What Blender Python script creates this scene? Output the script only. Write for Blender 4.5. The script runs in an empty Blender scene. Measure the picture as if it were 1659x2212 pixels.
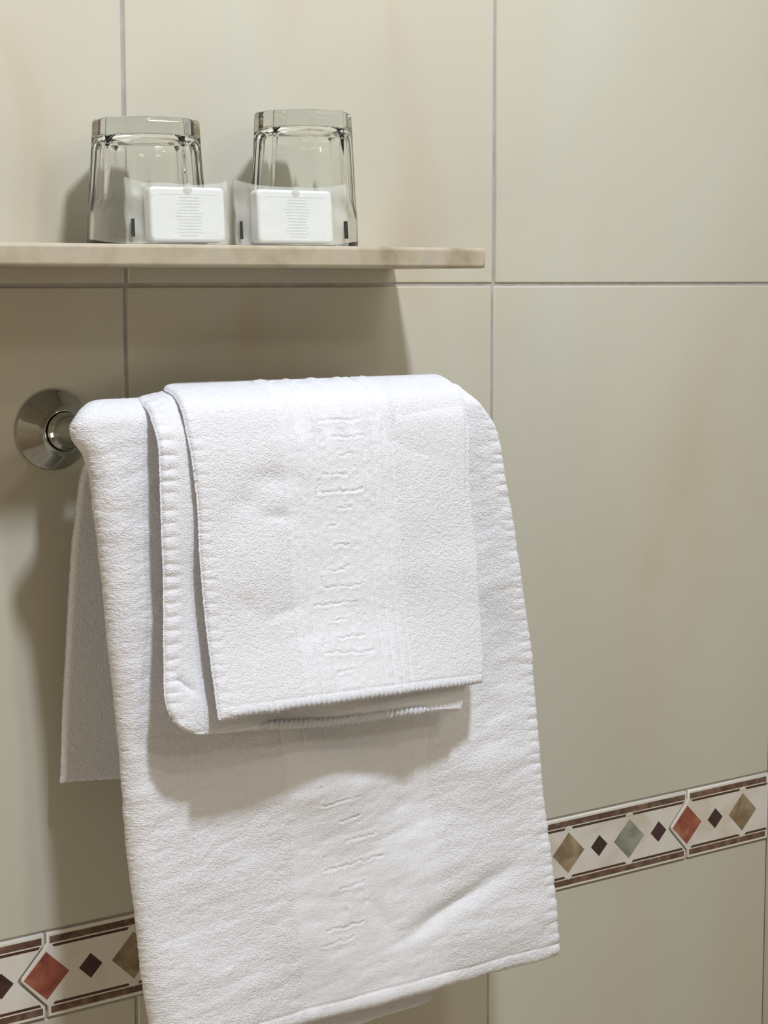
import bpy, bmesh, math, random
import numpy as np
from mathutils import Vector, Matrix

S = bpy.context.scene
C = S.collection
random.seed(4)

# ------------------------------------------------------------------ camera
CAM = dict(f=4200.026, yaw=.6127, pitch=-.1178, roll=-.0007, pos=(-.6521, -1.2471, .0018))
def cam_axes():
    y, p, r = CAM['yaw'], CAM['pitch'], CAM['roll']
    f = np.array([math.sin(y)*math.cos(p), math.cos(y)*math.cos(p), math.sin(p)])
    a = np.array([math.cos(y), -math.sin(y), 0.0]); u = np.cross(a, f)
    return a*math.cos(r)+u*math.sin(r), -a*math.sin(r)+u*math.cos(r), f
AR, AU, AF = cam_axes()
cd = bpy.data.cameras.new('camera'); cam = bpy.data.objects.new('camera', cd); C.objects.link(cam)
cd.sensor_fit = 'HORIZONTAL'; cd.sensor_width = 36.0
cd.lens = CAM['f']/1659*36.0
cd.clip_start = .05; cd.clip_end = 20
m = Matrix(((AR[0], AU[0], -AF[0], CAM['pos'][0]), (AR[1], AU[1], -AF[1], CAM['pos'][1]),
            (AR[2], AU[2], -AF[2], CAM['pos'][2]), (0, 0, 0, 1)))
cam.matrix_world = m
S.camera = cam

# ------------------------------------------------------------------ world, lights, exposure
S.view_settings.view_transform = 'Standard'; S.view_settings.look = 'None'
S.view_settings.gamma = 1; S.view_settings.use_curve_mapping = False
S.view_settings.exposure = 0.0
w = bpy.data.worlds.new('world'); S.world = w; w.use_nodes = True
w.node_tree.nodes['Background'].inputs[0].default_value = (1, .96, .9, 1)
w.node_tree.nodes['Background'].inputs[1].default_value = .05

CEIL, FLOOR = 1.2, -1.5
XL, XR, YF = -1.5, .6635, -2.3
def area(name, loc, size, power, color, target=None, shape='DISK', sy=None):
    l = bpy.data.lights.new(name, 'AREA'); l.shape = shape; l.size = size
    if sy: l.size_y = sy
    l.energy = power; l.color = color
    o = bpy.data.objects.new(name, l); C.objects.link(o); o.location = loc
    d = Vector(target or (loc[0], loc[1], loc[2]-1)) - Vector(loc)
    o.rotation_euler = d.to_track_quat('-Z', 'Y').to_euler()
    return o
# a recessed ceiling lamp close to the wall, a second deeper in the room, then two added fills
area('lamp_near_wall', (.0, -.90, CEIL-.03), .13, 19.2, (.905, .975, 1.105), (.08, -.3, 0))
area('lamp_middle', (.5, -1.9, .855), .18, 2.7, (1.0, .965, .90), (.1, 0, -.2))
area('fill_bounce', (.38, -1.6, CEIL-.03), .16, 4.5, (1.0, .92, .78), (-.5, -1.8, -.6))  # added fill, aimed away from the wall for warm bounce
area('fill_left', (-1.42, -.95, -.60), .6, 5.2, (1.0, .90, .75), (-.05, -.03, -.45))  # added soft fill that lifts the shadows from the left, no real fitting

# ------------------------------------------------------------------ helpers
def U(px, py, d):
    """point of the plane d metres in front of the back wall"""
    v = AF + AR*(px-829.5)/CAM['f'] - AU*(py-1106)/CAM['f']
    t = (-d - CAM['pos'][1])/v[1]
    return np.array([CAM['pos'][0]+t*v[0], -d, CAM['pos'][2]+t*v[2]])

def tag(o, label=None, cat=None, group=None, kind=None):
    if label: o['label'] = label
    if cat: o['category'] = cat
    if group: o['group'] = group
    if kind: o['kind'] = kind
    return o
def empty(name, loc, label, cat, group=None):
    o = bpy.data.objects.new(name, None); C.objects.link(o); o.location = loc; o.empty_display_size = .02
    return tag(o, label, cat, group)
def link(name, me, mats, parent=None, smooth=True):
    o = bpy.data.objects.new(name, me); C.objects.link(o)
    for mt in (mats if isinstance(mats, (list, tuple)) else [mats]): me.materials.append(mt)
    if smooth: me.polygons.foreach_set('use_smooth', [True]*len(me.polygons))
    if parent:
        o.parent = parent
        q = parent; off = Vector((0, 0, 0))
        while q: off += q.location; q = q.parent
        me.transform(Matrix.Translation(-off))
    return o
def bm_obj(name, bm, mats, parent=None, smooth=False):
    me = bpy.data.meshes.new(name); bm.normal_update(); bm.to_mesh(me); bm.free()
    return link(name, me, mats, parent, smooth)
def box(bm, x0, x1, y0, y1, z0, z1, mi=0, bev=0, seg=2):
    vs = [bm.verts.new((x, y, z)) for z in (z0, z1) for y in (y0, y1) for x in (x0, x1)]
    fs = [bm.faces.new([vs[i] for i in q]) for q in
          ((0, 2, 3, 1), (4, 5, 7, 6), (0, 1, 5, 4), (2, 6, 7, 3), (0, 4, 6, 2), (1, 3, 7, 5))]
    for f in fs: f.material_index = mi
    if bev:
        es = list({e for f in fs for e in f.edges})
        r = bmesh.ops.bevel(bm, geom=es, offset=bev, segments=seg, profile=.5, affect='EDGES', clamp_overlap=True)
        for f in r['faces']: f.material_index = mi; f.smooth = True
def lathe(bm, prof, M, n=64, mi=0):
    """prof: (r, h) pairs revolved about local z, placed by matrix M"""
    rings = []
    for r, h in prof:
        if r < 1e-6: rings.append([bm.verts.new(M @ Vector((0, 0, h)))])
        else: rings.append([bm.verts.new(M @ Vector((r*math.cos(2*math.pi*i/n), r*math.sin(2*math.pi*i/n), h))) for i in range(n)])
    for a, b in zip(rings, rings[1:]):
        for i in range(n):
            j = (i+1) % n
            q = [a[0], b[i], b[j]] if len(a) == 1 else ([a[i], b[0], a[j]] if len(b) == 1 else [a[i], b[i], b[j], a[j]])
            try: f = bm.faces.new(q); f.material_index = mi; f.smooth = True
            except ValueError: pass

# ------------------------------------------------------------------ materials
def new_mat(name):
    mt = bpy.data.materials.new(name); mt.use_nodes = True
    nt = mt.node_tree; b = nt.nodes['Principled BSDF']
    return mt, nt, b
def N(nt, t, **kw):
    n = nt.nodes.new(t)
    for k, v in kw.items():
        if k in n.inputs.keys(): n.inputs[k].default_value = v
        else: setattr(n, k, v)
    return n
def coords(nt, scale=(1, 1, 1), kind='Object'):
    tc = N(nt, 'ShaderNodeTexCoord'); mp = N(nt, 'ShaderNodeMapping')
    mp.inputs['Scale'].default_value = scale
    nt.links.new(tc.outputs[kind], mp.inputs['Vector']); return mp.outputs['Vector']
def ramp(nt, fac, stops):
    r = N(nt, 'ShaderNodeValToRGB'); el = r.color_ramp.elements
    while len(el) < len(stops): el.new(.5)
    for e, (p, c) in zip(el, stops): e.position = p; e.color = (*c, 1)
    nt.links.new(fac, r.inputs['Fac']); return r.outputs['Color']
def marble(name, stops, scale, rough, detail=4, aniso=(1, 1, 1), bump=0, dist=.6, spec=.5, bscale=200):
    mt, nt, b = new_mat(name)
    v = coords(nt, aniso)
    n = N(nt, 'ShaderNodeTexNoise', Scale=scale, Detail=detail, Roughness=.5, Distortion=dist)
    nt.links.new(v, n.inputs['Vector'])
    nt.links.new(ramp(nt, n.outputs['Fac'], stops), b.inputs['Base Color'])
    b.inputs['Roughness'].default_value = rough
    b.inputs['Specular IOR Level'].default_value = spec
    if bump:
        n2 = N(nt, 'ShaderNodeTexNoise', Scale=bscale, Detail=3); nt.links.new(v, n2.inputs['Vector'])
        bp = N(nt, 'ShaderNodeBump', Strength=bump, Distance=.001)
        nt.links.new(n2.outputs['Fac'], bp.inputs['Height']); nt.links.new(bp.outputs['Normal'], b.inputs['Normal'])
    return mt
def plain(name, col, rough=.5, metal=0, spec=.5):
    mt, nt, b = new_mat(name)
    b.inputs['Base Color'].default_value = (*col, 1); b.inputs['Roughness'].default_value = rough
    b.inputs['Metallic'].default_value = metal; b.inputs['Specular IOR Level'].default_value = spec
    return mt

TILE = marble('glazed_tile', [(.30, (.55, .47, .35)), (.42, (.59, .55, .445)), (.56, (.595, .575, .48)), (.75, (.61, .60, .51))],
              3.0, .2, 2.5, (1.25, 1, .6), bump=.06, dist=1.2, bscale=120)
GROUT = marble('grout', [(.3, (.36, .335, .31)), (.7, (.47, .44, .415))], 60, .9)
STONE = marble('shelf_stone', [(.30, (.33, .27, .18)), (.42, (.44, .375, .27)), (.55, (.50, .44, .33)), (.7, (.44, .40, .32))], 34, .42, 7, dist=.3, bump=.15)
B_FIELD = marble('border_glaze', [(.3, (.68, .60, .50)), (.5, (.76, .73, .66)), (.8, (.80, .78, .73))], 22, .22)
B_RIM = plain('border_rim', (.80, .78, .70), .25)
B_BROWN = marble('border_brown', [(.35, (.10, .055, .038)), (.5, (.155, .09, .062)), (.65, (.24, .155, .11))], 95, .3, 5)
B_DARK = marble('border_dark', [(.3, (.065, .03, .02)), (.7, (.10, .05, .035))], 60, .3)
D_RED = marble('diamond_red', [(.3, (.22, .06, .04)), (.5, (.34, .10, .062)), (.7, (.44, .19, .12))], 60, .28, 5)
D_OLIVE = marble('diamond_olive', [(.3, (.19, .13, .07)), (.5, (.29, .215, .125)), (.7, (.42, .34, .22))], 60, .3, 5)
D_GREEN = marble('diamond_green', [(.3, (.17, .18, .145)), (.5, (.26, .28, .235)), (.7, (.38, .39, .32))], 60, .3, 5)
D_PLUM = marble('diamond_plum', [(.3, (.045, .02, .02)), (.7, (.085, .045, .042))], 60, .3)
CHROME = plain('chrome', (.50, .53, .54), .07, 1)
PAINT = plain('ceiling_paint', (.78, .76, .70), .8)
FLOORM = marble('floor_tile', [(.3, (.42, .34, .25)), (.7, (.52, .45, .35))], 5, .35)
INK = plain('ink_black', (.02, .022, .022), .5)

def glass_mat():
    mt = bpy.data.materials.new('tumbler_glass'); mt.use_nodes = True; nt = mt.node_tree; nt.nodes.clear()
    g = N(nt, 'ShaderNodeBsdfGlass', IOR=1.5, Roughness=0.0); g.inputs['Color'].default_value = (.985, .99, .985, 1)
    o = N(nt, 'ShaderNodeOutputMaterial'); nt.links.new(g.outputs[0], o.inputs[0])
    va = N(nt, 'ShaderNodeVolumeAbsorption', Density=5.0); va.inputs['Color'].default_value = (.55, .62, .58, 1)
    nt.links.new(va.outputs[0], o.inputs['Volume'])
    return mt
GLASS = glass_mat()
def film_mat():
    mt = bpy.data.materials.new('milky_film'); mt.use_nodes = True; nt = mt.node_tree; nt.nodes.clear()
    t = N(nt, 'ShaderNodeBsdfTransparent'); t.inputs['Color'].default_value = (.96, .965, .955, 1)
    p = N(nt, 'ShaderNodeBsdfPrincipled', Roughness=.16); p.inputs['Base Color'].default_value = (.80, .81, .77, 1)
    v = coords(nt, (1, 1, 1)); n = N(nt, 'ShaderNodeTexNoise', Scale=70, Detail=3, Distortion=.8); nt.links.new(v, n.inputs['Vector'])
    bp = N(nt, 'ShaderNodeBump', Strength=.5, Distance=.002); nt.links.new(n.outputs['Fac'], bp.inputs['Height'])
    nt.links.new(bp.outputs['Normal'], p.inputs['Normal'])
    mx = N(nt, 'ShaderNodeMixShader'); mr = N(nt, 'ShaderNodeMapRange')
    mr.inputs['To Min'].default_value = .17; mr.inputs['To Max'].default_value = .33
    nt.links.new(n.outputs['Fac'], mr.inputs['Value']); nt.links.new(mr.outputs[0], mx.inputs[0])
    nt.links.new(t.outputs[0], mx.inputs[1]); nt.links.new(p.outputs[0], mx.inputs[2])
    o = N(nt, 'ShaderNodeOutputMaterial'); nt.links.new(mx.outputs[0], o.inputs[0]); return mt
FILM = film_mat()
SOAP = plain('white_soap_paper', (.88, .90, .90), .35)
INKF = plain('ink_faint', (.70, .74, .72), .45)

def terry_mat():
    mt, nt, b = new_mat('white_terry')
    b.inputs['Base Color'].default_value = (.85, .858, .895, 1); b.inputs['Roughness'].default_value = .95
    b.inputs['Specular IOR Level'].default_value = .1
    b.inputs['Sheen Weight'].default_value = .15; b.inputs['Sheen Roughness'].default_value = .5
    b.inputs['Subsurface Weight'].default_value = .0
    v = coords(nt, (1, 1.7, 1), 'UV')
    n1 = N(nt, 'ShaderNodeTexNoise', Scale=780, Detail=2.0, Roughness=.6); n2 = N(nt, 'ShaderNodeTexVoronoi', Scale=880, Randomness=1.0)
    for n in (n1, n2): nt.links.new(v, n.inputs['Vector'])
    wv = N(nt, 'ShaderNodeTexWave', Scale=190, Distortion=4.0, Detail=2); wv.bands_direction = 'X'
    nt.links.new(coords(nt, (1, 1, 1), 'UV'), wv.inputs['Vector'])
    at = N(nt, 'ShaderNodeAttribute', attribute_name='terry')
    ad = N(nt, 'ShaderNodeMath', operation='SUBTRACT'); nt.links.new(n1.outputs['Fac'], ad.inputs[0]); nt.links.new(n2.outputs['Distance'], ad.inputs[1])
    ml = N(nt, 'ShaderNodeMath', operation='MULTIPLY'); nt.links.new(ad.outputs[0], ml.inputs[0]); nt.links.new(at.outputs['Fac'], ml.inputs[1])
    inv = N(nt, 'ShaderNodeMath', operation='SUBTRACT'); inv.inputs[0].default_value = 1; nt.links.new(at.outputs['Fac'], inv.inputs[1])
    mw = N(nt, 'ShaderNodeMath', operation='MULTIPLY'); nt.links.new(wv.outputs['Fac'], mw.inputs[0]); nt.links.new(inv.outputs[0], mw.inputs[1])
    m3 = N(nt, 'ShaderNodeMath', operation='MULTIPLY_ADD'); nt.links.new(mw.outputs[0], m3.inputs[0]); m3.inputs[1].default_value = .55
    nt.links.new(ml.outputs[0], m3.inputs[2])
    bp = N(nt, 'ShaderNodeBump', Strength=.55, Distance=.0009)
    nt.links.new(m3.outputs[0], bp.inputs['Height']); nt.links.new(bp.outputs['Normal'], b.inputs['Normal'])
    return mt
TERRY = terry_mat()

# ------------------------------------------------------------------ room shell
TW = .333
G = .0013                      # half a grout joint
bm = bmesh.new()
box(bm, XL, XR+.1, .0012, .1, FLOOR, CEIL, 1)
def tile(x0, x1, z0, z1, edges=()):
    box(bm, x0+G, x1-G, 0, .003, z0, z1, 0, .0011, 2)
    for v in set(bm.verts)-seen:
        for e in edges:
            if abs(v.co.z-e) < .0025: v.co.z += TILT*(v.co.x-TX)
    seen.update(bm.verts)
seen = set(); TILT, TX = .0123, .403
BZ = (-.4572, -.5196)          # border top and bottom on the back wall
cols = [(-i*TW, -(i-1)*TW) for i in range(4, 0, -1)] + [(0, TW), (TW, XR+.0015)]
x_off_up, x_off_dn = .0006, -.0006
rows = [(-.0004+G, .458), (.460, .918), (.92, CEIL)]
for k, (a, c) in enumerate(cols):
    s = .0 if k != 0 else 0
    for z0, z1 in rows: tile(a+x_off_up, c+x_off_up, z0, z1-.0012)
    tile(a+x_off_dn, c+x_off_dn, BZ[0]+.0016, -.0004-G, (BZ[0]+.0016,))
    for z0, z1 in ((-.978, BZ[1]-.0018), (-1.436, -.981), (FLOOR, -1.439)): tile(a+x_off_dn, c+x_off_dn, z0, z1, (BZ[1]-.0018,))
tag(bm_obj('wall_back', bm, [TILE, GROUT]), kind='structure')

def shell(name, args, mt):
    bm = bmesh.new(); box(bm, *args); return tag(bm_obj(name, bm, mt), kind='structure')
shell('wall_right', (XR, XR+.1, YF, 0, FLOOR, CEIL), TILE)
WARM = marble('warm_wall_glaze', [(.3, (.40, .30, .19)), (.7, (.50, .40, .27))], 3, .3)
shell('wall_left', (XL-.1, XL, YF, .1, FLOOR, CEIL), WARM)
shell('wall_front', (XL-.1, XR+.1, YF-.1, YF, FLOOR, CEIL), WARM)
shell('floor', (XL-.1, XR+.1, YF-.1, .1, FLOOR-.1, FLOOR), FLOORM)
shell('ceiling', (XL-.1, XR+.1, YF-.1, .1, CEIL, CEIL+.1), PAINT)

# ------------------------------------------------------------------ decorated border (listello)
X0, PER = -.0740, .21085
ST = PER/6
def BPt(x, z, y): return (x, y, z + TILT*(x-TX))
ZC = (BZ[0]+BZ[1])/2; HH = (BZ[0]-BZ[1])/2
def poly(bm, pts, y, mi, h=.0003):
    """thin inlay plate standing h proud of depth y"""
    f = [bm.verts.new(BPt(x, z, -y-h)) for x, z in pts]; b = [bm.verts.new(BPt(x, z, -y+.0008)) for x, z in pts]
    n = len(pts)
    F = bm.faces.new(f); F.material_index = mi
    if F.calc_area() and F.normal.y > 0: F.normal_flip()
    for i in range(n):
        q = bm.faces.new([f[i], b[i], b[(i+1) % n], f[(i+1) % n]]); q.material_index = mi
bm = bmesh.new()
j = .0011                        # half width of the joint beside the red diamonds
rr = .0212                       # the joint's detour round the red diamond
yb = .0006
for k in range(-6, 4):
    xs = X0+k*PER; xe = xs+PER
    def side(x, s):
        o = s*j
        return [(x+o, ZC+HH), (x+o, ZC+.0232), (x-.0200+o*1.25, ZC+.0016), (x-.0205+o*1.25, ZC), (x-.0200+o*1.25, ZC-.0016), (x+o, ZC-.0232), (x+o, ZC-HH)]
    L = side(xs, 1); R = side(xe, -1)
    if xe > XR: R = [(XR-.001, ZC+HH), (XR-.001, ZC-HH)]
    if xs > XR: continue
    outline = L + R[::-1]
    # body: a rim-coloured slab with a slightly inset field plate
    def slab(pts, yy, mi):
        f = [bm.verts.new(BPt(x, z, -yy)) for x, z in pts]; b = [bm.verts.new(BPt(x, z, .002)) for x, z in pts]; n = len(pts)
        F = bm.faces.new(f); F.material_index = mi; F.normal_update()
        if F.normal.y > 0: F.normal_flip()
        es = list(F.edges)
        for i in range(n):
            q = bm.faces.new([f[i], b[i], b[(i+1) % n], f[(i+1) % n]]); q.material_index = mi
        r = bmesh.ops.bevel(bm, geom=es, offset=.0009, segments=2, profile=.5, affect='EDGES', clamp_overlap=True)
        for g in r['faces']: g.material_index = mi; g.smooth = True
    slab(outline, .0016, 1)
    lim = min(xe, XR-.001)
    y1 = .0016
    # field plate
    fz = HH-.0028
    poly(bm, [(xs+.0028, ZC+fz), (xs+.0028, ZC+.0232), (xs-.0168, ZC), (xs+.0028, ZC-.0232), (xs+.0028, ZC-fz),
              (lim-.0030, ZC-fz)] + ([(xe-.0030, ZC-.0240), (xe-.0236, ZC), (xe-.0030, ZC+.0240)] if xe <= XR else []) + [(lim-.0030, ZC+fz)], y1, 0, .00008)
    for s in (1, -1):
        za, zb = ZC+s*(HH-.0026), ZC+s*(HH-.0076)
        poly(bm, [(xs+.0030, za), (xs+.0030, zb), (lim-.0034, zb), (lim-.0034, za)], y1, 2, .0002)
        zc, zd = ZC+s*(HH-.0087), ZC+s*(HH-.0107)
        cuts = [xs+.0055] + [xs+2*ST-.0042, xs+2*ST+.0042, xs+4*ST-.0042, xs+4*ST+.0042] + [xe-.0052]
        for a, c in zip(cuts[::2], cuts[1::2]):
            c = min(c, lim-.002)
            if a < c-.002:
                poly(bm, [(a-.0006, zc), (a+.0006, zd), (c-.0006, zd), (c+.0006, zc)], y1, 3, .0002)
        for q in (2, 4):
            cx = xs+q*ST
            if cx < XR-.01:   # little white peak that breaks the stripes above and below a diamond
                poly(bm, [(cx-.0042, ZC+s*(HH-.0107)), (cx, ZC+s*(HH-.0070)), (cx+.0042, ZC+s*(HH-.0107))], y1, 0, .0003)
    for q in range(6):
        cx = xs+q*ST
        a, mi = ((.0178, (4, 7, 5, 7, 6, 7)[q]) if q % 2 == 0 else (.0094, 7))
        if cx > XR-.002: continue
        rx = min(a, XR-.001-cx)
        pts = [(cx-a, ZC), (cx, ZC+a), (cx+a, ZC), (cx, ZC-a)] if rx == a else [(cx-a, ZC), (cx, ZC+a), (cx+rx, ZC+a-rx), (cx+rx, ZC-a+rx), (cx, ZC-a)]
        poly(bm, pts, y1, mi, .0003)
tag(bm_obj('trim_1', bm, [B_FIELD, B_RIM, B_BROWN, B_DARK, D_RED, D_OLIVE, D_GREEN, D_PLUM]), kind='structure')

# ------------------------------------------------------------------ stone shelf
bm = bmesh.new()
box(bm, -1.0, .2320, -.12, .0, .0115, .0264, 0, .0026, 3)
sh = bm_obj('stone_shelf', bm, STONE)
tag(sh, 'beige stone wall shelf carrying the two upturned glasses and soaps', 'shelf')
sh.location = (-.4, -.06, .0115); sh.data.transform(Matrix.Translation((.4, .06, -.0115)))
SHT = .0264

# ------------------------------------------------------------------ towel rail
rail = empty('towel_rail', (-.0597, 0, -.101), 'round chrome towel rail on wall flange, under the white towels', 'towel rail')
MY = Matrix.Rotation(math.pi/2, 4, 'X')     # local z -> -y
def flange(x):
    M = Matrix.Translation((x, 0, -.1008)) @ MY
    bm = bmesh.new()
    lathe(bm, [(.0, .0), (.0283, 0), (.0288, .0012), (.0286, .0024), (.0278, .0032), (.0262, .0048), (.0225, .0092), (.0180, .0142), (.0150, .0180), (.0146, .0190), (.0139, .0192),
               (.0136, .0175), (.0, .0175)], M, 96)
    return bm_obj('wall_flange', bm, CHROME, rail, True)
for x in (-.0597, .195):
    fl = flange(x)
    bm = bmesh.new(); M = Matrix.Translation((x, 0, -.1008)) @ MY
    lathe(bm, [(0, .015), (.0132, .015), (.0132, .0225), (.0126, .0235), (.0108, .0238), (.0104, .026), (.0104, .060), (.0112, .064), (.0112, .076), (.0098, .0795), (.0, .0805)], M, 64)
    bm_obj('post', bm, CHROME, rail, True)
bm = bmesh.new()
M = Matrix.Translation((-.068, -.07, -.0985)) @ Matrix.Rotation(math.pi/2, 4, 'Y')
lathe(bm, [(0, 0), (.006, .0004), (.008, .003), (.008, .272), (.006, .2746), (0, .275)], M, 48)
bm_obj('bar', bm, CHROME, rail, True)

# ------------------------------------------------------------------ cloth
def vnoise(x, y, f, seed):
    rng = np.random.RandomState(seed); T = rng.rand(256, 256)
    x = x*f+1000.3; y = y*f+1000.7
    xi = np.floor(x).astype(int); yi = np.floor(y).astype(int)
    a = x-xi; b = y-yi; a = a*a*(3-2*a); b = b*b*(3-2*b)
    g = lambda i, k: T[i % 256, k % 256]
    return (g(xi, yi)*(1-a)+g(xi+1, yi)*a)*(1-b)+(g(xi, yi+1)*(1-a)+g(xi+1, yi+1)*a)*b*1.0 - .5
def crom(P, n_per=24):
    P = np.array(P); Q = np.vstack([2*P[0]-P[1], P, 2*P[-1]-P[-2]]); out = []
    # centripetal-ish: plain Catmull-Rom sampled densely, then resampled by arc length
    for i in range(len(P)-1):
        p0, p1, p2, p3 = Q[i:i+4]
        t = np.linspace(0, 1, n_per, endpoint=False)[:, None]
        out.append(.5*((2*p1)+(-p0+p2)*t+(2*p0-5*p1+4*p2-p3)*t*t+(-p0+3*p1-3*p2+p3)*t**3))
    return np.vstack(out+[P[-1:]])
def smooth(x, a, b):
    t = np.clip((x-a)/(b-a), 0, 1); return t*t*(3-2*t)
def project(P):
    d = P-np.array(CAM['pos']); return 829.5+CAM['f']*(d@AR)/(d@AF), 1106-CAM['f']*(d@AU)/(d@AF)

def cloth(name, rows, thick, res, parent, relief, seed, amp=.00028):
    """rows: (left point, right point) from the hidden back hem over the rail to the front hem"""
    LR = crom([np.concatenate([a, b]) for a, b in rows])
    A, B = LR[:, :3], LR[:, 3:]
    s = np.concatenate([[0], np.cumsum(np.linalg.norm(np.diff((A+B)/2, axis=0), axis=1))])
    nv = int(s[-1]/res)+1; t = np.linspace(0, s[-1], nv)
    A = np.stack([np.interp(t, s, A[:, i]) for i in range(3)], 1); B = np.stack([np.interp(t, s, B[:, i]) for i in range(3)], 1)
    wdt = np.linalg.norm(B-A, axis=1).mean(); nu = int(wdt/res)+1
    u = np.linspace(0, 1, nu)
    P = A[:, None, :]*(1-u)[None, :, None] + B[:, None, :]*u[None, :, None]
    UU, VV = np.meshgrid(u*wdt, t)
    def normals(P):
        du = np.gradient(P, axis=1); dv = np.gradient(P, axis=0)
        n = np.cross(dv, du); n /= np.linalg.norm(n, axis=2, keepdims=True)+1e-12; return n
    n0 = normals(P)
    if n0[-nv//4:].mean(axis=(0, 1))[1] > 0: n0 = -n0; flip = True
    else: flip = False
    macro, micro, terry = relief(P, UU, VV, wdt, s[-1])
    eu = np.exp(-(np.minimum(UU, wdt-UU)/.004)**2); ev = np.exp(-(np.minimum(VV, s[-1]-VV)/.004)**2)
    tu = (B-A)/np.linalg.norm(B-A, axis=1, keepdims=True); tv = np.gradient((A+B)/2, axis=0); tv /= np.linalg.norm(tv, axis=1, keepdims=True)
    P = P + (eu*(vnoise(VV, VV*0, 1150, seed+8)*.0007+vnoise(VV, VV*0, 45, seed+9)*.0008))[..., None]*tu[:, None] + (ev*(vnoise(UU, UU*0, 420, seed+10)*.0008+vnoise(UU, UU*0, 60, seed+11)*.0012))[..., None]*tv[:, None]
    P = P + n0*macro[..., None]
    n = normals(P)
    if flip: n = -n
    de = np.minimum(np.minimum(UU, wdt-UU), np.minimum(VV, s[-1]-VV))
    e = np.clip(de/(thick*.62), 0, 1); prof = np.sqrt(np.clip(1-(1-e)**2, 0, 1))
    nz = vnoise(UU, VV*1.7, 640, seed)*1.2+vnoise(UU, VV*1.8, 380, seed+1)*.7+vnoise(UU, VV, 120, seed+2)*.35
    front = P + n*((thick/2*prof) + (micro + amp*nz*terry)*np.clip(prof*1.3, 0, 1))[..., None]
    back = P - n*((thick/2*prof) + amp*.8*nz*np.clip(prof*1.3, 0, 1))[..., None]
    # roughen the very edge so the outline is not a ruled line
    V = np.vstack([front.reshape(-1, 3), back.reshape(-1, 3)])
    idx = np.arange(nv*nu).reshape(nv, nu)
    a, b, c, d = idx[:-1, :-1].ravel(), idx[:-1, 1:].ravel(), idx[1:, 1:].ravel(), idx[1:, :-1].ravel()
    f1 = np.stack([a, d, c, b], 1); f2 = np.stack([a, b, c, d], 1)+nv*nu
    if flip: f1, f2 = f1[:, ::-1], f2[:, ::-1]
    ring = np.concatenate([idx[0, :], idx[1:, -1], idx[-1, -2::-1], idx[-2:0:-1, 0]])
    r2 = np.roll(ring, -1)
    f3 = np.stack([ring, r2, r2+nv*nu, ring+nv*nu], 1)
    if flip: f3 = f3[:, ::-1]
    F = np.vstack([f1, f2, f3]).astype(np.int32)
    me = bpy.data.meshes.new(name)
    me.vertices.add(len(V)); me.vertices.foreach_set('co', V.astype(np.float32).ravel())
    me.loops.add(F.size); me.loops.foreach_set('vertex_index', F.ravel())
    me.polygons.add(len(F)); me.polygons.foreach_set('loop_start', np.arange(0, F.size, 4, dtype=np.int32))
    me.polygons.foreach_set('loop_total', np.full(len(F), 4, dtype=np.int32))
    me.update(calc_edges=True)
    uv = me.uv_layers.new(name='UVMap')
    UVv = np.tile(np.stack([UU.ravel(), VV.ravel()], 1), (2, 1))
    uv.data.foreach_set('uv', UVv[F.ravel()].astype(np.float32).ravel())
    at = me.attributes.new('terry', 'FLOAT', 'POINT')
    at.data.foreach_set('value', np.tile(np.broadcast_to(terry, UU.shape).ravel(), 2).astype(np.float32))
    me.validate()
    return link(name, me, TERRY, parent), P, n

def seg_dist(x, y, segs):
    D = np.full(x.shape, 1e9)
    for x0, y0, x1, y1 in segs:
        dx, dy = x1-x0, y1-y0; l = dx*dx+dy*dy+1e-12
        t = np.clip(((x-x0)*dx+(y-y0)*dy)/l, 0, 1)
        D = np.minimum(D, np.hypot(x-x0-t*dx, y-y0-t*dy))
    return D
def teeth(UU, VV, edge, seed, wid=.0125, per=.0088, amp=.0009):
    """puckered stitched hem along an edge; edge = distance inwards"""
    ph = VV/per + .45*vnoise(VV, VV*0, 70, seed) + .12*vnoise(UU, VV, 200, seed+5)
    ln = .55+.9*(vnoise(np.floor(ph), ph*0, 1.0, seed+3)+.5)
    w = smooth(-edge, -wid*np.clip(.75+.4*ln, .6, 1.25), -wid*.45)
    r = np.abs(np.sin(np.pi*ph))**.7
    return w*(r-.75)*amp*ln - np.exp(-((edge-wid*1.15)/.0009)**2)*.00035
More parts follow.
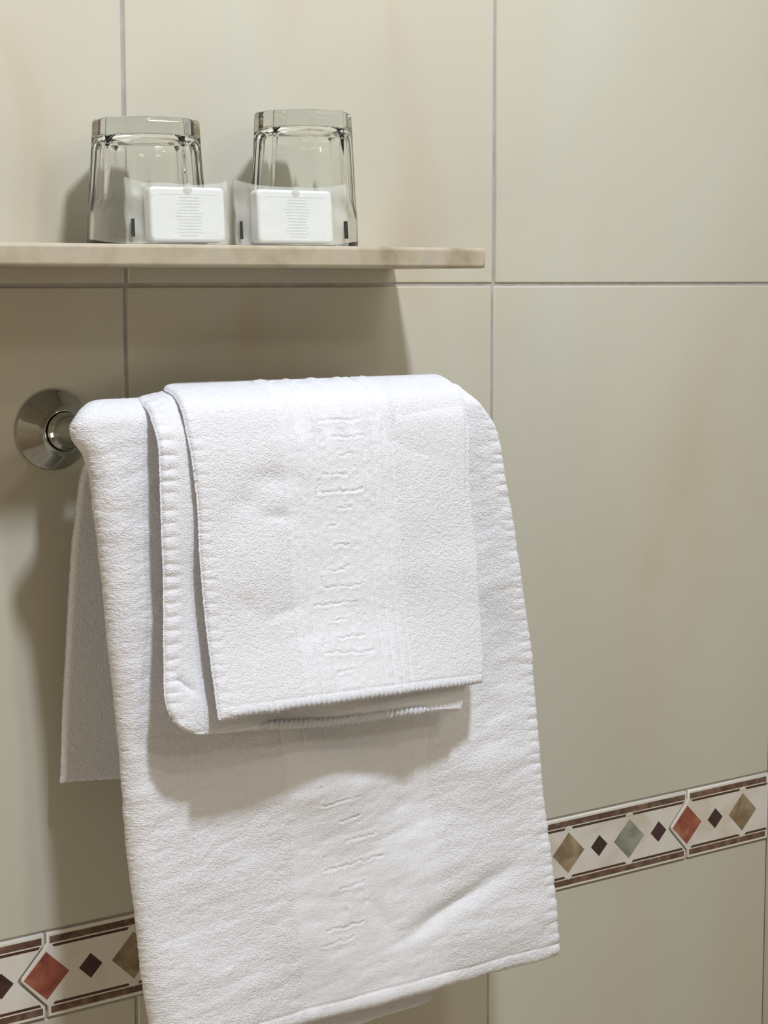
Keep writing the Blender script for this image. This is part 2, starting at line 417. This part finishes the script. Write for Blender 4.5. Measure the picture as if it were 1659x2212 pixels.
def hem_cord(name, P, n, row, u0, u1, rad, parent, off=0.0, per=.0042):
    """twisted overlock cord along a hem, following row index of the cloth"""
    nu = P.shape[1]; i0, i1 = int(u0*(nu-1)), int(u1*(nu-1))
    pts = P[row, i0:i1]; nn = n[row, i0:i1]
    pts = pts[::1]; k = 16
    dirv = np.gradient(pts, axis=0); dirv /= np.linalg.norm(dirv, axis=1, keepdims=True)
    bi = np.cross(dirv, nn); bi /= np.linalg.norm(bi, axis=1, keepdims=True)
    s = np.concatenate([[0], np.cumsum(np.linalg.norm(np.diff(pts, axis=0), axis=1))])
    th = np.linspace(0, 2*np.pi, k, endpoint=False)
    tap = np.sqrt(np.clip(np.minimum(s, s[-1]-s)/.01, .04, 1))
    r = rad*tap[:, None]*(1+.22*np.sin(2*np.pi*s[:, None]/per*1.0+th[None, :]*1.0+.8*vnoise(s, s*0, 120, 3)[:, None])+.25*vnoise(s[:, None]+th*0, th[None, :]*.002+s[:, None]*0, 500, 4))
    V = pts[:, None]+nn[:, None]*(off)+(np.cos(th)[None, :, None]*nn[:, None]+np.sin(th)[None, :, None]*bi[:, None])*r[..., None]
    m_ = len(pts); idx = np.arange(m_*k).reshape(m_, k)
    F = [(int(idx[i, j]), int(idx[i+1, j]), int(idx[i+1, (j+1) % k]), int(idx[i, (j+1) % k])) for i in range(m_-1) for j in range(k)]
    F += [tuple(int(q) for q in idx[0]), tuple(int(q) for q in idx[-1][::-1])]
    me = bpy.data.meshes.new(name); me.from_pydata(V.reshape(-1, 3).tolist(), [], F)
    uv = me.uv_layers.new(name='UVMap')
    at = me.attributes.new('terry', 'FLOAT', 'POINT'); at.data.foreach_set('value', [.35]*(m_*k))
    return link(name, me, TERRY, parent)

VP = (6870, 614)
def right_of(xl, yl, Redge, skew=0):
    """where the level line through a left-edge pixel meets the right edge"""
    y = yl
    for _ in range(30):
        x = np.interp(y, [q[1] for q in Redge], [q[0] for q in Redge])
        y = VP[1]+(yl-VP[1])*(VP[0]-x)/(VP[0]-xl)+skew
    return x, y

# large towel ------------------------------------------------------
bath = empty('bath_towel', (.09, -.07, -.081), 'large white terry towel draped over the rail beneath the smaller folded towel', 'towel')
Redge = [(985, 838), (1022, 860), (1045, 885), (1068, 920), (1080, 960), (1088, 1020), (1100, 1080), (1113, 1160), (1126, 1260), (1139, 1340), (1150, 1430), (1157, 1540), (1164, 1640), (1177, 1760), (1190, 1860), (1200, 1960), (1207, 2042), (1208, 2100)]
rows = []
def wp(*a): return np.array(a, float)
backL = [((130, 1692), .020), ((133, 1600), .022), ((139, 1450), .027), ((147, 1300), .032), ((155, 1187), .037), ((165, 1092), .041), ((177, 1013), .045)]
for i, (q, d) in enumerate(backL):
    a = U(*q, d); k = 1-i/6
    b = wp(.228, -d-.004, a[2]-.020*k)
    rows.append((a, b))
rows.append((wp(-.052, -.0525, -.105), wp(.232, -.0525, -.106)))
rows.append((wp(-.056, -.0575, -.088), wp(.237, -.0575, -.089)))
rows.append((U(193, 876, .070), U(982, 838, .070)))
rows.append((U(172, 886, .080), U(1012, 856, .080)))
fr = [((164, 912), .0865), ((168, 945), .088), ((192, 982), .089), ((208, 1040), .0895), ((215, 1105), .090), ((226, 1190), .091), ((238, 1300), .093), ((249, 1411), .095), ((262, 1520), .097),
      ((274, 1640), .100), ((281, 1750), .104), ((290, 1850), .108), ((302, 1950), .113), ((314, 2050), .118), ((326, 2140), .123), ((352, 2300), .130)]
for i, (q, d) in enumerate(fr):
    sk = -15*max(0, (q[1]-1500)/785)
    x, y = right_of(*q, Redge, sk)
    rows.append((U(*q, d), U(x, y, d+.001*min(1, i/4))))
def crease(X, Y, x0, y0, x1, y1, w):
    D = seg_dist(X, Y, [(x0, y0, x1, y1)]); l2 = (x1-x0)**2+(y1-y0)**2
    t = np.clip(((X-x0)*(x1-x0)+(Y-y0)*(y1-y0))/l2, 0, 1)
    return np.exp(-(D/w)**2)*(.15+.85*np.sin(np.pi*t))
def bump(X, Y, x, y, sx, sy): return np.exp(-((X-x)/sx)**2-((Y-y)/sy)**2)
BKEY = [(680, 1735, 757, 1716), (672, 1700, 680, 1735), (720, 1771, 763, 1758), (735, 1816, 806, 1797), (693, 1882, 820, 1845), (693, 1850, 693, 1882), (725, 1921, 782, 1901), (782, 1901, 786, 1950), (741, 1960, 745, 2000), (700, 2010, 780, 1990), (690, 2045, 760, 2022)]
def bath_relief(P, UU, VV, wdt, Ls):
    X, Y = project(P); fm = smooth(Y, 880, 960)*(P[..., 1] < -.08)
    R = wdt-UU
    u = UU/wdt
    m_ = np.zeros(UU.shape)
    # broad folds of the hanging cloth
    m_ += fm*.0022*(vnoise(UU, VV*.8, 14, 21)+.5*vnoise(UU, VV, 34, 22))
    m_ += fm*(-.0050*crease(X, Y, 850, 2040, 1120, 1860, 19) + .0030*crease(X, Y, 940, 2060, 1190, 1965, 46))
    m_ += fm*(.010*bump(X, Y, 690, 1690, 120, 95) - .005*bump(X, Y, 905, 1740, 90, 90) - .004*bump(X, Y, 1090, 1380, 45, 110) + .003*bump(X, Y, 1060, 1660, 60, 60))
    m_ += fm*(-.0012*crease(X, Y, 1040, 1690, 1160, 1640, 16) - .0015*crease(X, Y, 850, 2030, 790, 1920, 18))
    m_ += fm*.003*smooth(Y, 2000, 2212)*np.sin(UU*40)
    Rf = .013; xx = np.clip(1-UU/Rf, 0, .985); m_ -= smooth(Y, 862, 900)*(P[..., 1] < -.07)*Rf*(1-np.sqrt(1-xx**2))
    dg = vnoise((X-.42*Y)/2500, (Y+.42*X)/2500*2.6, 34, 23)+.5*vnoise((X-.42*Y)/2500, (Y+.42*X)/2500*2.2, 85, 24)
    m_ += fm*.0010*dg      # left fold turns back towards the wall
    # seams of the woven band, drawn in the cloth's own coordinates
    mi = np.zeros(UU.shape)
    uu = u + .006*vnoise(VV, VV*0, 25, 9)
    lines = (.335, .385, .435, .62, .66, .70)
    for l in lines: mi -= .00055*np.exp(-((uu-l)*wdt/.0007)**2)*(P[..., 1] < -.08)
    band = smooth(uu, .33, .345)*(1-smooth(uu, .69, .705))
    D = seg_dist(X+6*vnoise(UU, VV, 500, 1), Y+5*vnoise(UU, VV, 170, 3)+6*vnoise(UU, VV, 600, 13), BKEY)/2450.0
    mi += -.0005*np.exp(-(D/.0007)**2)+.0002*np.exp(-((D-.0024)/.0014)**2)
    mi -= (.0006*np.exp(-((Ls-VV-.011)/.0010)**2)-.0006*np.exp(-((Ls-VV-.006)/.0035)**2))*fm
    mi += teeth(UU, VV, R, 31)*np.clip(fm+.4, 0, 1)
    return m_, mi, 1-.55*band
bo, bP, bN = cloth('top_layer', rows, .0072, .00072, bath, bath_relief, 5)
# the second ply behind it, whose hem hangs a little lower
ur = []
for q, r, d in [(a_, (b_[0], b_[1]+30), c_) for a_, b_, c_ in (((300, 1900), (930, 1800), .094), ((305, 1990), (935, 1890), .097), ((312, 2080), (940, 1980), .100), ((320, 2160), (945, 2060), .103), ((335, 2260), (944, 2105), .106), ((370, 2345), (925, 2135), .108))]:
    ur.append((U(*q, d), U(*r, d)))
def soft_relief(P, UU, VV, wdt, Ls):
    return .002*vnoise(UU, VV, 25, 77), np.zeros(UU.shape), np.full(UU.shape, .8)
cloth('under_layer', ur, .006, .0011, bath, soft_relief, 15)

# small folded towel -----------------------------------------------
hand = empty('hand_towel', (.09, -.07, -.067), 'small white folded towel with woven key-pattern band, lying over the larger towel', 'towel')
ir = [(wp(.0, -.031, -.150), wp(.225, -.031, -.150)), (wp(-.004, -.043, -.118), wp(.228, -.043, -.118)), (wp(-.006, -.0475, -.095), wp(.230, -.0475, -.095)), (wp(-.004, -.056, -.0775), wp(.231, -.055, -.0785))]
for q, r, d in (((296, 858), (962, 824), .072), ((318, 875), (985, 842), .091), ((334, 920), (1000, 882), .103), ((342, 961), (1004, 918), .1075), ((346, 1051), (1004, 1000), .110), ((350, 1172), (1005, 1110), .112),
                ((353, 1277), (1005, 1205), .113), ((354, 1411), (1004, 1330), .119), ((354, 1492), (1003, 1425), .125), ((360, 1532), (1003, 1478), .128), ((378, 1565), (1001, 1508), .130), ((408, 1583), (997, 1527), .131), ((436, 1590), (993, 1534), .132)):
    ir.append((U(*q, d), U(*r, d*.985)))
def inner_relief(P, UU, VV, wdt, Ls):
    X, Y = project(P); fm = (P[..., 1] < -.08)*smooth(Y, 880, 980)
    m_ = fm*.0016*vnoise(UU, VV, 22, 41) - fm*.004*crease(X, Y, 375, 1460, 420, 1500, 9) - .003*(1-smooth(UU, 0, .02))*(1-fm)
    m_ += fm*.003*smooth(Y, 1440, 1560)*np.sin(UU*38+.6)
    return m_, teeth(UU, VV, UU, 51, .0125, .0092, .0013), np.full(UU.shape, .9)
io, iP, iN = cloth('inner_layer', ir, .0062, .00085, hand, inner_relief, 25)
hem_cord('hem_cord', iP, iN, -4, .22, .86, .0030, hand, .0030)

orow = [(wp(.020, -.0205, -.150), wp(.222, -.0205, -.150)), (wp(.016, -.033, -.120), wp(.226, -.033, -.120)), (wp(.016, -.0395, -.095), wp(.228, -.0395, -.095)), (wp(.018, -.050, -.0735), wp(.229, -.050, -.0745))]
for q, r, d, d2 in (((354, 841), (948, 817), .070, .070), ((374, 855), (976, 832), .090, .085), ((392, 888), (1000, 862), .105, .098), ((406, 949), (1012, 925), .113, .104), ((417, 1006), (1014, 980), .117, .107), ((427, 1096), (1017, 1060), .120, .110),
                    ((432, 1202), (1027, 1160), .124, .113), ((437, 1270), (1031, 1228), .127, .117), ((446, 1360), (1036, 1305), .131, .121), ((456, 1440), (1041, 1380), .138, .126), ((465, 1500), (1044, 1430), .144, .130), ((474, 1557), (1042, 1476), .150, .134)):
    orow.append((U(*q, d), U(*r, d2)))
KEY = [(680, 912, 766, 907), (688, 935, 688, 962), (711, 947, 783, 942), (783, 942, 783, 990), (726, 985, 756, 980), (756, 980, 760, 1012), (693, 1027, 746, 1022), (683, 1063, 776, 1058), (683, 1035, 683, 1063), (726, 1100, 753, 1095),
       (738, 1226, 748, 1222), (706, 1235, 735, 1232), (692, 1269, 776, 1261), (692, 1245, 692, 1269), (674, 1308, 764, 1299), (707, 1342, 742, 1339), (764, 1299, 768, 1345), (725, 1379, 781, 1374), (692, 1414, 800, 1409), (692, 1385, 692, 1414), (719, 1454, 757, 1449),
       (712, 1180, 745, 1176), (700, 1140, 720, 1138)]
def outer_relief(P, UU, VV, wdt, Ls):
    X, Y = project(P); front = (P[..., 1] < -.069)
    fm = front*smooth(Y, 870, 960)
    u = UU/wdt
    m_ = fm*(.0016*vnoise(UU, VV, 20, 61)+.0007*vnoise(UU, VV, 55, 62))
    m_ += fm*(-.0020*bump(X, Y, 580, 1035, 48, 26) - .0016*bump(X, Y, 530, 1085, 30, 26) - .0014*bump(X, Y, 600, 1115, 34, 16) - .0008*crease(X, Y, 500, 1290, 560, 1335, 18) - .0009*crease(X, Y, 560, 1338, 655, 1308, 13)
              - .0016*bump(X, Y, 900, 940, 70, 34) + .0012*bump(X, Y, 900, 1150, 90, 110) + .0012*bump(X, Y, 560, 1210, 70, 70) - .0005*crease(X, Y, 610, 1385, 680, 1370, 10))
    m_ += fm*.004*np.sin(np.clip((u-.05)/.9, 0, 1)*np.pi)*smooth(Y, 1300, 1500)
    mi = np.zeros(UU.shape)
    uu = u + .004*vnoise(VV, VV*0, 30, 8)+.002*vnoise(UU, VV, 300, 7)
    for l, k in ((.292, 1), (.318, .6), (.353, 1), (.405, .7), (.588, .7), (.622, 1), (.655, 1), (.69, .8)): mi -= k*.0009*np.exp(-((uu-l)*wdt/.0007)**2)
    mi += .00035*smooth(uu, .296, .31)*(1-smooth(uu, .335, .35)) + .00035*smooth(uu, .626, .635)*(1-smooth(uu, .672, .686))
    # over the top of the roll the band shows as soft lengthwise ribs
    mi += (1-smooth(Y, 900, 960))*front*.0011*np.sin((u-.3)/.42*2*np.pi*4.5)*smooth(u, .28, .33)*(1-smooth(u, .70, .75))
    band = smooth(uu, .29, .30)*(1-smooth(uu, .69, .70))
    mi += band*front*(.00016*np.sin(2*np.pi*UU/.0024)*np.sin(2*np.pi*VV/.0026)+.0004*(vnoise(UU, VV, 300, 19)))
    D = seg_dist(X+6*vnoise(UU, VV, 500, 1), Y+5*vnoise(UU, VV, 170, 3)+6*vnoise(UU, VV, 600, 13), KEY)/2550.0
    k = front.astype(float)
    mi += k*(-.0005*np.exp(-(D/.0007)**2)+.0002*np.exp(-((D-.0024)/.0014)**2))
    mi += teeth(UU, VV, UU, 71, .011, .0082, .0007)*fm
    mi -= fm*.0004*np.exp(-((Ls-VV-.0075)/.0009)**2)
    return m_, mi, 1-.5*band
oo, oP, oN = cloth('outer_layer', orow, .0062, .00068, hand, outer_relief, 35)
hem_cord('hem_cord', oP, oN, -5, .03, .985, .0023, hand, .0020)

# ------------------------------------------------------------------ upturned tumblers
def tumbler(name, cx, cy, Rr, Rb, H, th0, label):
    """upturned faceted tumbler: thick octagonal foot on top, smooth round rim band on the shelf"""
    n = 192
    th = np.linspace(0, 2*np.pi, n, endpoint=False)
    fa = np.cos(((th-th0+np.pi/8) % (np.pi/4))-np.pi/8)     # 1 at a facet's middle, cos 22.5 at a corner
    band = .026
    def outer(h):
        Rround = Rr - (Rr-Rb-.0008)*(h/H)
        if h > H-.0012: Rround -= (h-(H-.0012))*.8
        ap = np.interp(h, [0, band*.55, band*1.22, H*.62, H], [Rr*1.2, Rr*1.03, Rr*.905, Rb*1.005, Rb*.955])
        rc = np.interp(h, [0, band*1.22, band*1.6, H], [1, 1, 1, 1])
        fac = ap/fa
        k = 2500.0
        return -np.log(np.exp(-k*fac)+np.exp(-k*(Rround*rc+.0006*min(1, h/.03))))/k
    T = .0031
    rings = []
    hs = [0, .0004, .0012, .004, .010] + list(np.linspace(.014, .042, 15)) + list(np.linspace(.047, H-.004, 10)) + [H-.0016, H-.0006, H]
    prof = []
    for i, h in enumerate(hs):
        o = outer(max(h, .0012))
        if h < .0012: o = o-(.0012-h)*.9
        if h > H-.0014: o = o-(h-(H-.0014))*.7
        prof.append((o, h))
    V = []; 
    for o, h in prof: V.append(np.stack([o*np.cos(th), o*np.sin(th), np.full(n, h)], 1))
    V.append(np.stack([(Rb*.62)*np.cos(th), (Rb*.62)*np.sin(th), np.full(n, H-.0001)], 1))
    V.append(np.stack([(Rb*.55)*np.cos(th), (Rb*.55)*np.sin(th), np.full(n, H-.0012)], 1))
    V.append(np.stack([(Rb*.1)*np.cos(th), (Rb*.1)*np.sin(th), np.full(n, H-.0016)], 1))
    nout = len(V)
    # cavity, soft octagon
    HB = H-.0105
    ins = []
    for h in [0, .0005, .004, .012, .022, .030, .040, .050, .060, HB-.010, HB-.006, HB-.003, HB-.001, HB]:
        soft = 1/(1+(1/fa-1)*0+0)
        base = Rr-T - (Rr-Rb+.0022)*(h/H)
        oc = (1+.35*(1/fa-1.03)*smooth(np.array(h), .02, .045)) 
        rr_ = base*oc
        dd = h-(HB-.010)
        if dd > 0: rr_ = rr_-.010*(1-math.sqrt(max(0, 1-(min(dd, .00999)/.010)**2)))
        if h == 0: rr_ = rr_+.0012
        ins.append(np.stack([rr_*np.cos(th), rr_*np.sin(th), np.full(n, max(h, .0))], 1))
    ins.append(np.stack([.004*np.cos(th), .004*np.sin(th), np.full(n, HB+.0006)], 1))
    allr = V[::-1] + ins
    bm = bmesh.new(); R = [[bm.verts.new(tuple(p)) for p in r] for r in allr]
    for a, b in zip(R, R[1:]):
        for i in range(n):
            jn = (i+1) % n; f = bm.faces.new([a[i], b[i], b[jn], a[jn]]); f.smooth = True
    bm.faces.new(R[0]); bm.faces.new(R[-1][::-1])
    bmesh.ops.recalc_face_normals(bm, faces=bm.faces)
    o = bm_obj(name, bm, GLASS); o.location = (cx, cy, SHT+.0003)
    for p in o.data.polygons: p.use_smooth = True
    return tag(o, label, 'glass', 'upturned tumblers on the shelf')
def xat(px, py, d): return U(px, py, d)[0]
GD = .056
gx1 = (xat(199, 515, GD)+xat(434, 515, GD))/2; gr1 = .0410
gx2 = (xat(546, 515, GD)+xat(768, 515, GD))/2
tumbler('drinking_glass', gx1, -GD, gr1, .0352, .0843, math.radians(-52), 'upturned clear glass tumbler behind the left soap, casting the leftmost shadow')
tumbler('drinking_glass', gx2-.001, -GD, .0392, .0340, .0952, math.radians(-47), 'taller-looking upturned clear glass tumbler behind the right soap, nearest the shelf end')

# ------------------------------------------------------------------ wrapped soaps
def wrapped_soap(sx0, sx1, ztop, fx0, fx1, ftop, d, rot, marks, label, seed):
    """soap paper from pixel sx0..sx1, film from fx0..fx1"""
    a = U(sx0, 515, d); b = U(sx1, 515, d); cx = (a[0]+b[0])/2; wid = (b[0]-a[0])
    H = ztop-SHT; z0 = SHT+.0022
    root = empty('wrapped_soap', (cx, -d, SHT), label, 'soap', 'wrapped soaps on the shelf')
    MR = Matrix.Translation((cx, -d, SHT)) @ Matrix.Rotation(rot, 4, 'Z') @ Matrix.Rotation(math.radians(-4), 4, 'X')
    # bar: rounded block
    bm = bmesh.new()
    T = .0105; W_, H_ = wid/2, (ztop-z0)
    r = .0032; pts = []
    for cxx, czz, a0 in ((W_-r, H_-r, 0), (-W_+r, H_-r, 90), (-W_+r, r, 180), (W_-r, r, 270)):
        for k in range(7):
            an = math.radians(a0+15*k); pts.append((cxx+r*math.cos(an), czz+r*math.sin(an)))
    cz = H_/2
    lays = []
    for yy, sc in ((0, .0016), (.0004, .0007), (.0014, 0), (T-.0014, 0), (T-.0004, .0007), (T, .0016)):
        lays.append([bm.verts.new((x*(1-sc/W_), yy, cz+(z-cz)*(1-sc/cz))) for x, z in pts])
    n = len(pts)
    for A, B in zip(lays, lays[1:]):
        for i in range(n): bm.faces.new([A[i], B[i], B[(i+1) % n], A[(i+1) % n]])
    bm.faces.new(lays[0]); bm.faces.new(lays[-1][::-1])
    bmesh.ops.recalc_face_normals(bm, faces=bm.faces)
    bm.transform(MR @ Matrix.Translation((0, 0, .0022)))
    soap = bm_obj('soap_bar', bm, SOAP, root, False)
    # faint printed lines in a block at its middle
    rng = random.Random(seed); bm = bmesh.new()
    nl = 13
    for k in range(nl):
        z = H_*(.80-.058*k); hw = W_*(.24+.12*rng.random()); ox = W_*(rng.random()-.5)*.05+W_*.03
        if k == nl-1: hw = W_*.22
        box(bm, ox-hw, ox+hw, -.00012, .0002, z, z+H_*.018)
    box(bm, -W_*.78, W_*.8, -.00012, .0002, H_*.86, H_*.868)
    bm.transform(MR @ Matrix.Translation((0, 0, .0022)))
    bm_obj('printed_text', bm, INKF, soap)
    # film pouch: pillow over the bar, flat crimped ends
    fa = U(fx0, 515, d)[0]-cx; fb = U(fx1, 515, d)[0]-cx; ft = ftop-SHT
    nx, nz = 90, 46; bm = bmesh.new()
    front, back = [], []
    for iz in range(nz+1):
        rf, rb = [], []
        for ix in range(nx+1):
            x = fa+(fb-fa)*ix/nx; tz = iz/nz
            # ends splay upward a little
            e = max(0, (-W_-x)/(-W_-fa)) if x < -W_ else max(0, (x-W_)/(fb-W_))
            top = ft+.0026*e**1.5+.0005*math.sin(x*160+seed)-.0012*math.exp(-(x/(W_*.5))**2)
            z = tz*top+.0003
            inx = 1-smooth(np.array(abs(x)), W_-.001, W_+.006); inz = (1-smooth(np.array(z), H_+.0005, max(H_+.003, top)))
            th_ = .5*T*float(inx)*float(inz)+.0002
            th_ = max(th_, .0003)
            wob = .0004*math.sin(x*500+z*120+seed)*float(1-inx)+.0008*math.sin(x*90+z*260+seed*2)*float(1-inx) + .0010*math.sin(x*120+seed)*float(1-inz)
            rf.append(bm.verts.new((x, T/2-th_-.0006+wob, z))); rb.append(bm.verts.new((x, T/2+th_+.0006+wob, z)))
        front.append(rf); back.append(rb)
    for L_, fl in ((front, 0), (back, 1)):
        for A, B in zip(L_, L_[1:]):
            for i in range(nx):
                q = [A[i], A[i+1], B[i+1], B[i]]; f = bm.faces.new(q[::-1] if fl else q); f.smooth = True
    for A, B in ((front[-1], back[-1]), (back[0], front[0])):
        for i in range(nx): bm.faces.new([A[i], A[i+1], B[i+1], B[i]])
    for i in range(nz):
        bm.faces.new([front[i][0], front[i+1][0], back[i+1][0], back[i][0]]); bm.faces.new([front[i][-1], back[i][-1], back[i+1][-1], front[i+1][-1]])
    bm.transform(MR)
    film = bm_obj('plastic_wrapper', bm, FILM, root)
    for mx0, mx1, my0, my1 in marks:
        p = U((mx0+mx1)/2, (my0+my1)/2, d)
        hw = abs(U(mx1, my0, d)[0]-U(mx0, my0, d)[0])/2; z1 = U(mx0, my0, d)[2]; z2 = U(mx0, my1, d)[2]
        bm = bmesh.new(); lx = p[0]-cx
        box(bm, lx-hw, lx+hw, T/2-.0034, T/2-.0030, z2-SHT, z1-SHT)
        bm.transform(MR)
        bm_obj('printed_mark', bm, INK, film)
    # little round tear notch at the top middle
    bm = bmesh.new()
    lathe(bm, [(0, .0), (.0030, .0), (.0032, .0002), (.0030, .0004), (0, .0004)], Matrix.Translation((0, -.0011, H_+.0014)) @ MY, 28)
    bm.transform(MR)
    bm_obj('seal_tab', bm, FILM, film, True)
    return root
d = .104
wrapped_soap(330, 487, U(400, 403, d)[2], 284, 501, U(300, 390, d)[2], d, math.radians(-3), [(291, 298, 471, 510)], 'film-wrapped white soap with one dark mark, leaning before the left glass', 3)
wrapped_soap(560, 723, U(640, 410, d)[2], 517, 764, U(600, 399, d)[2], d, math.radians(1), [(522, 528, 477, 516), (750, 758, 477, 515)], 'film-wrapped white soap with two dark marks, leaning before the right glass', 8)
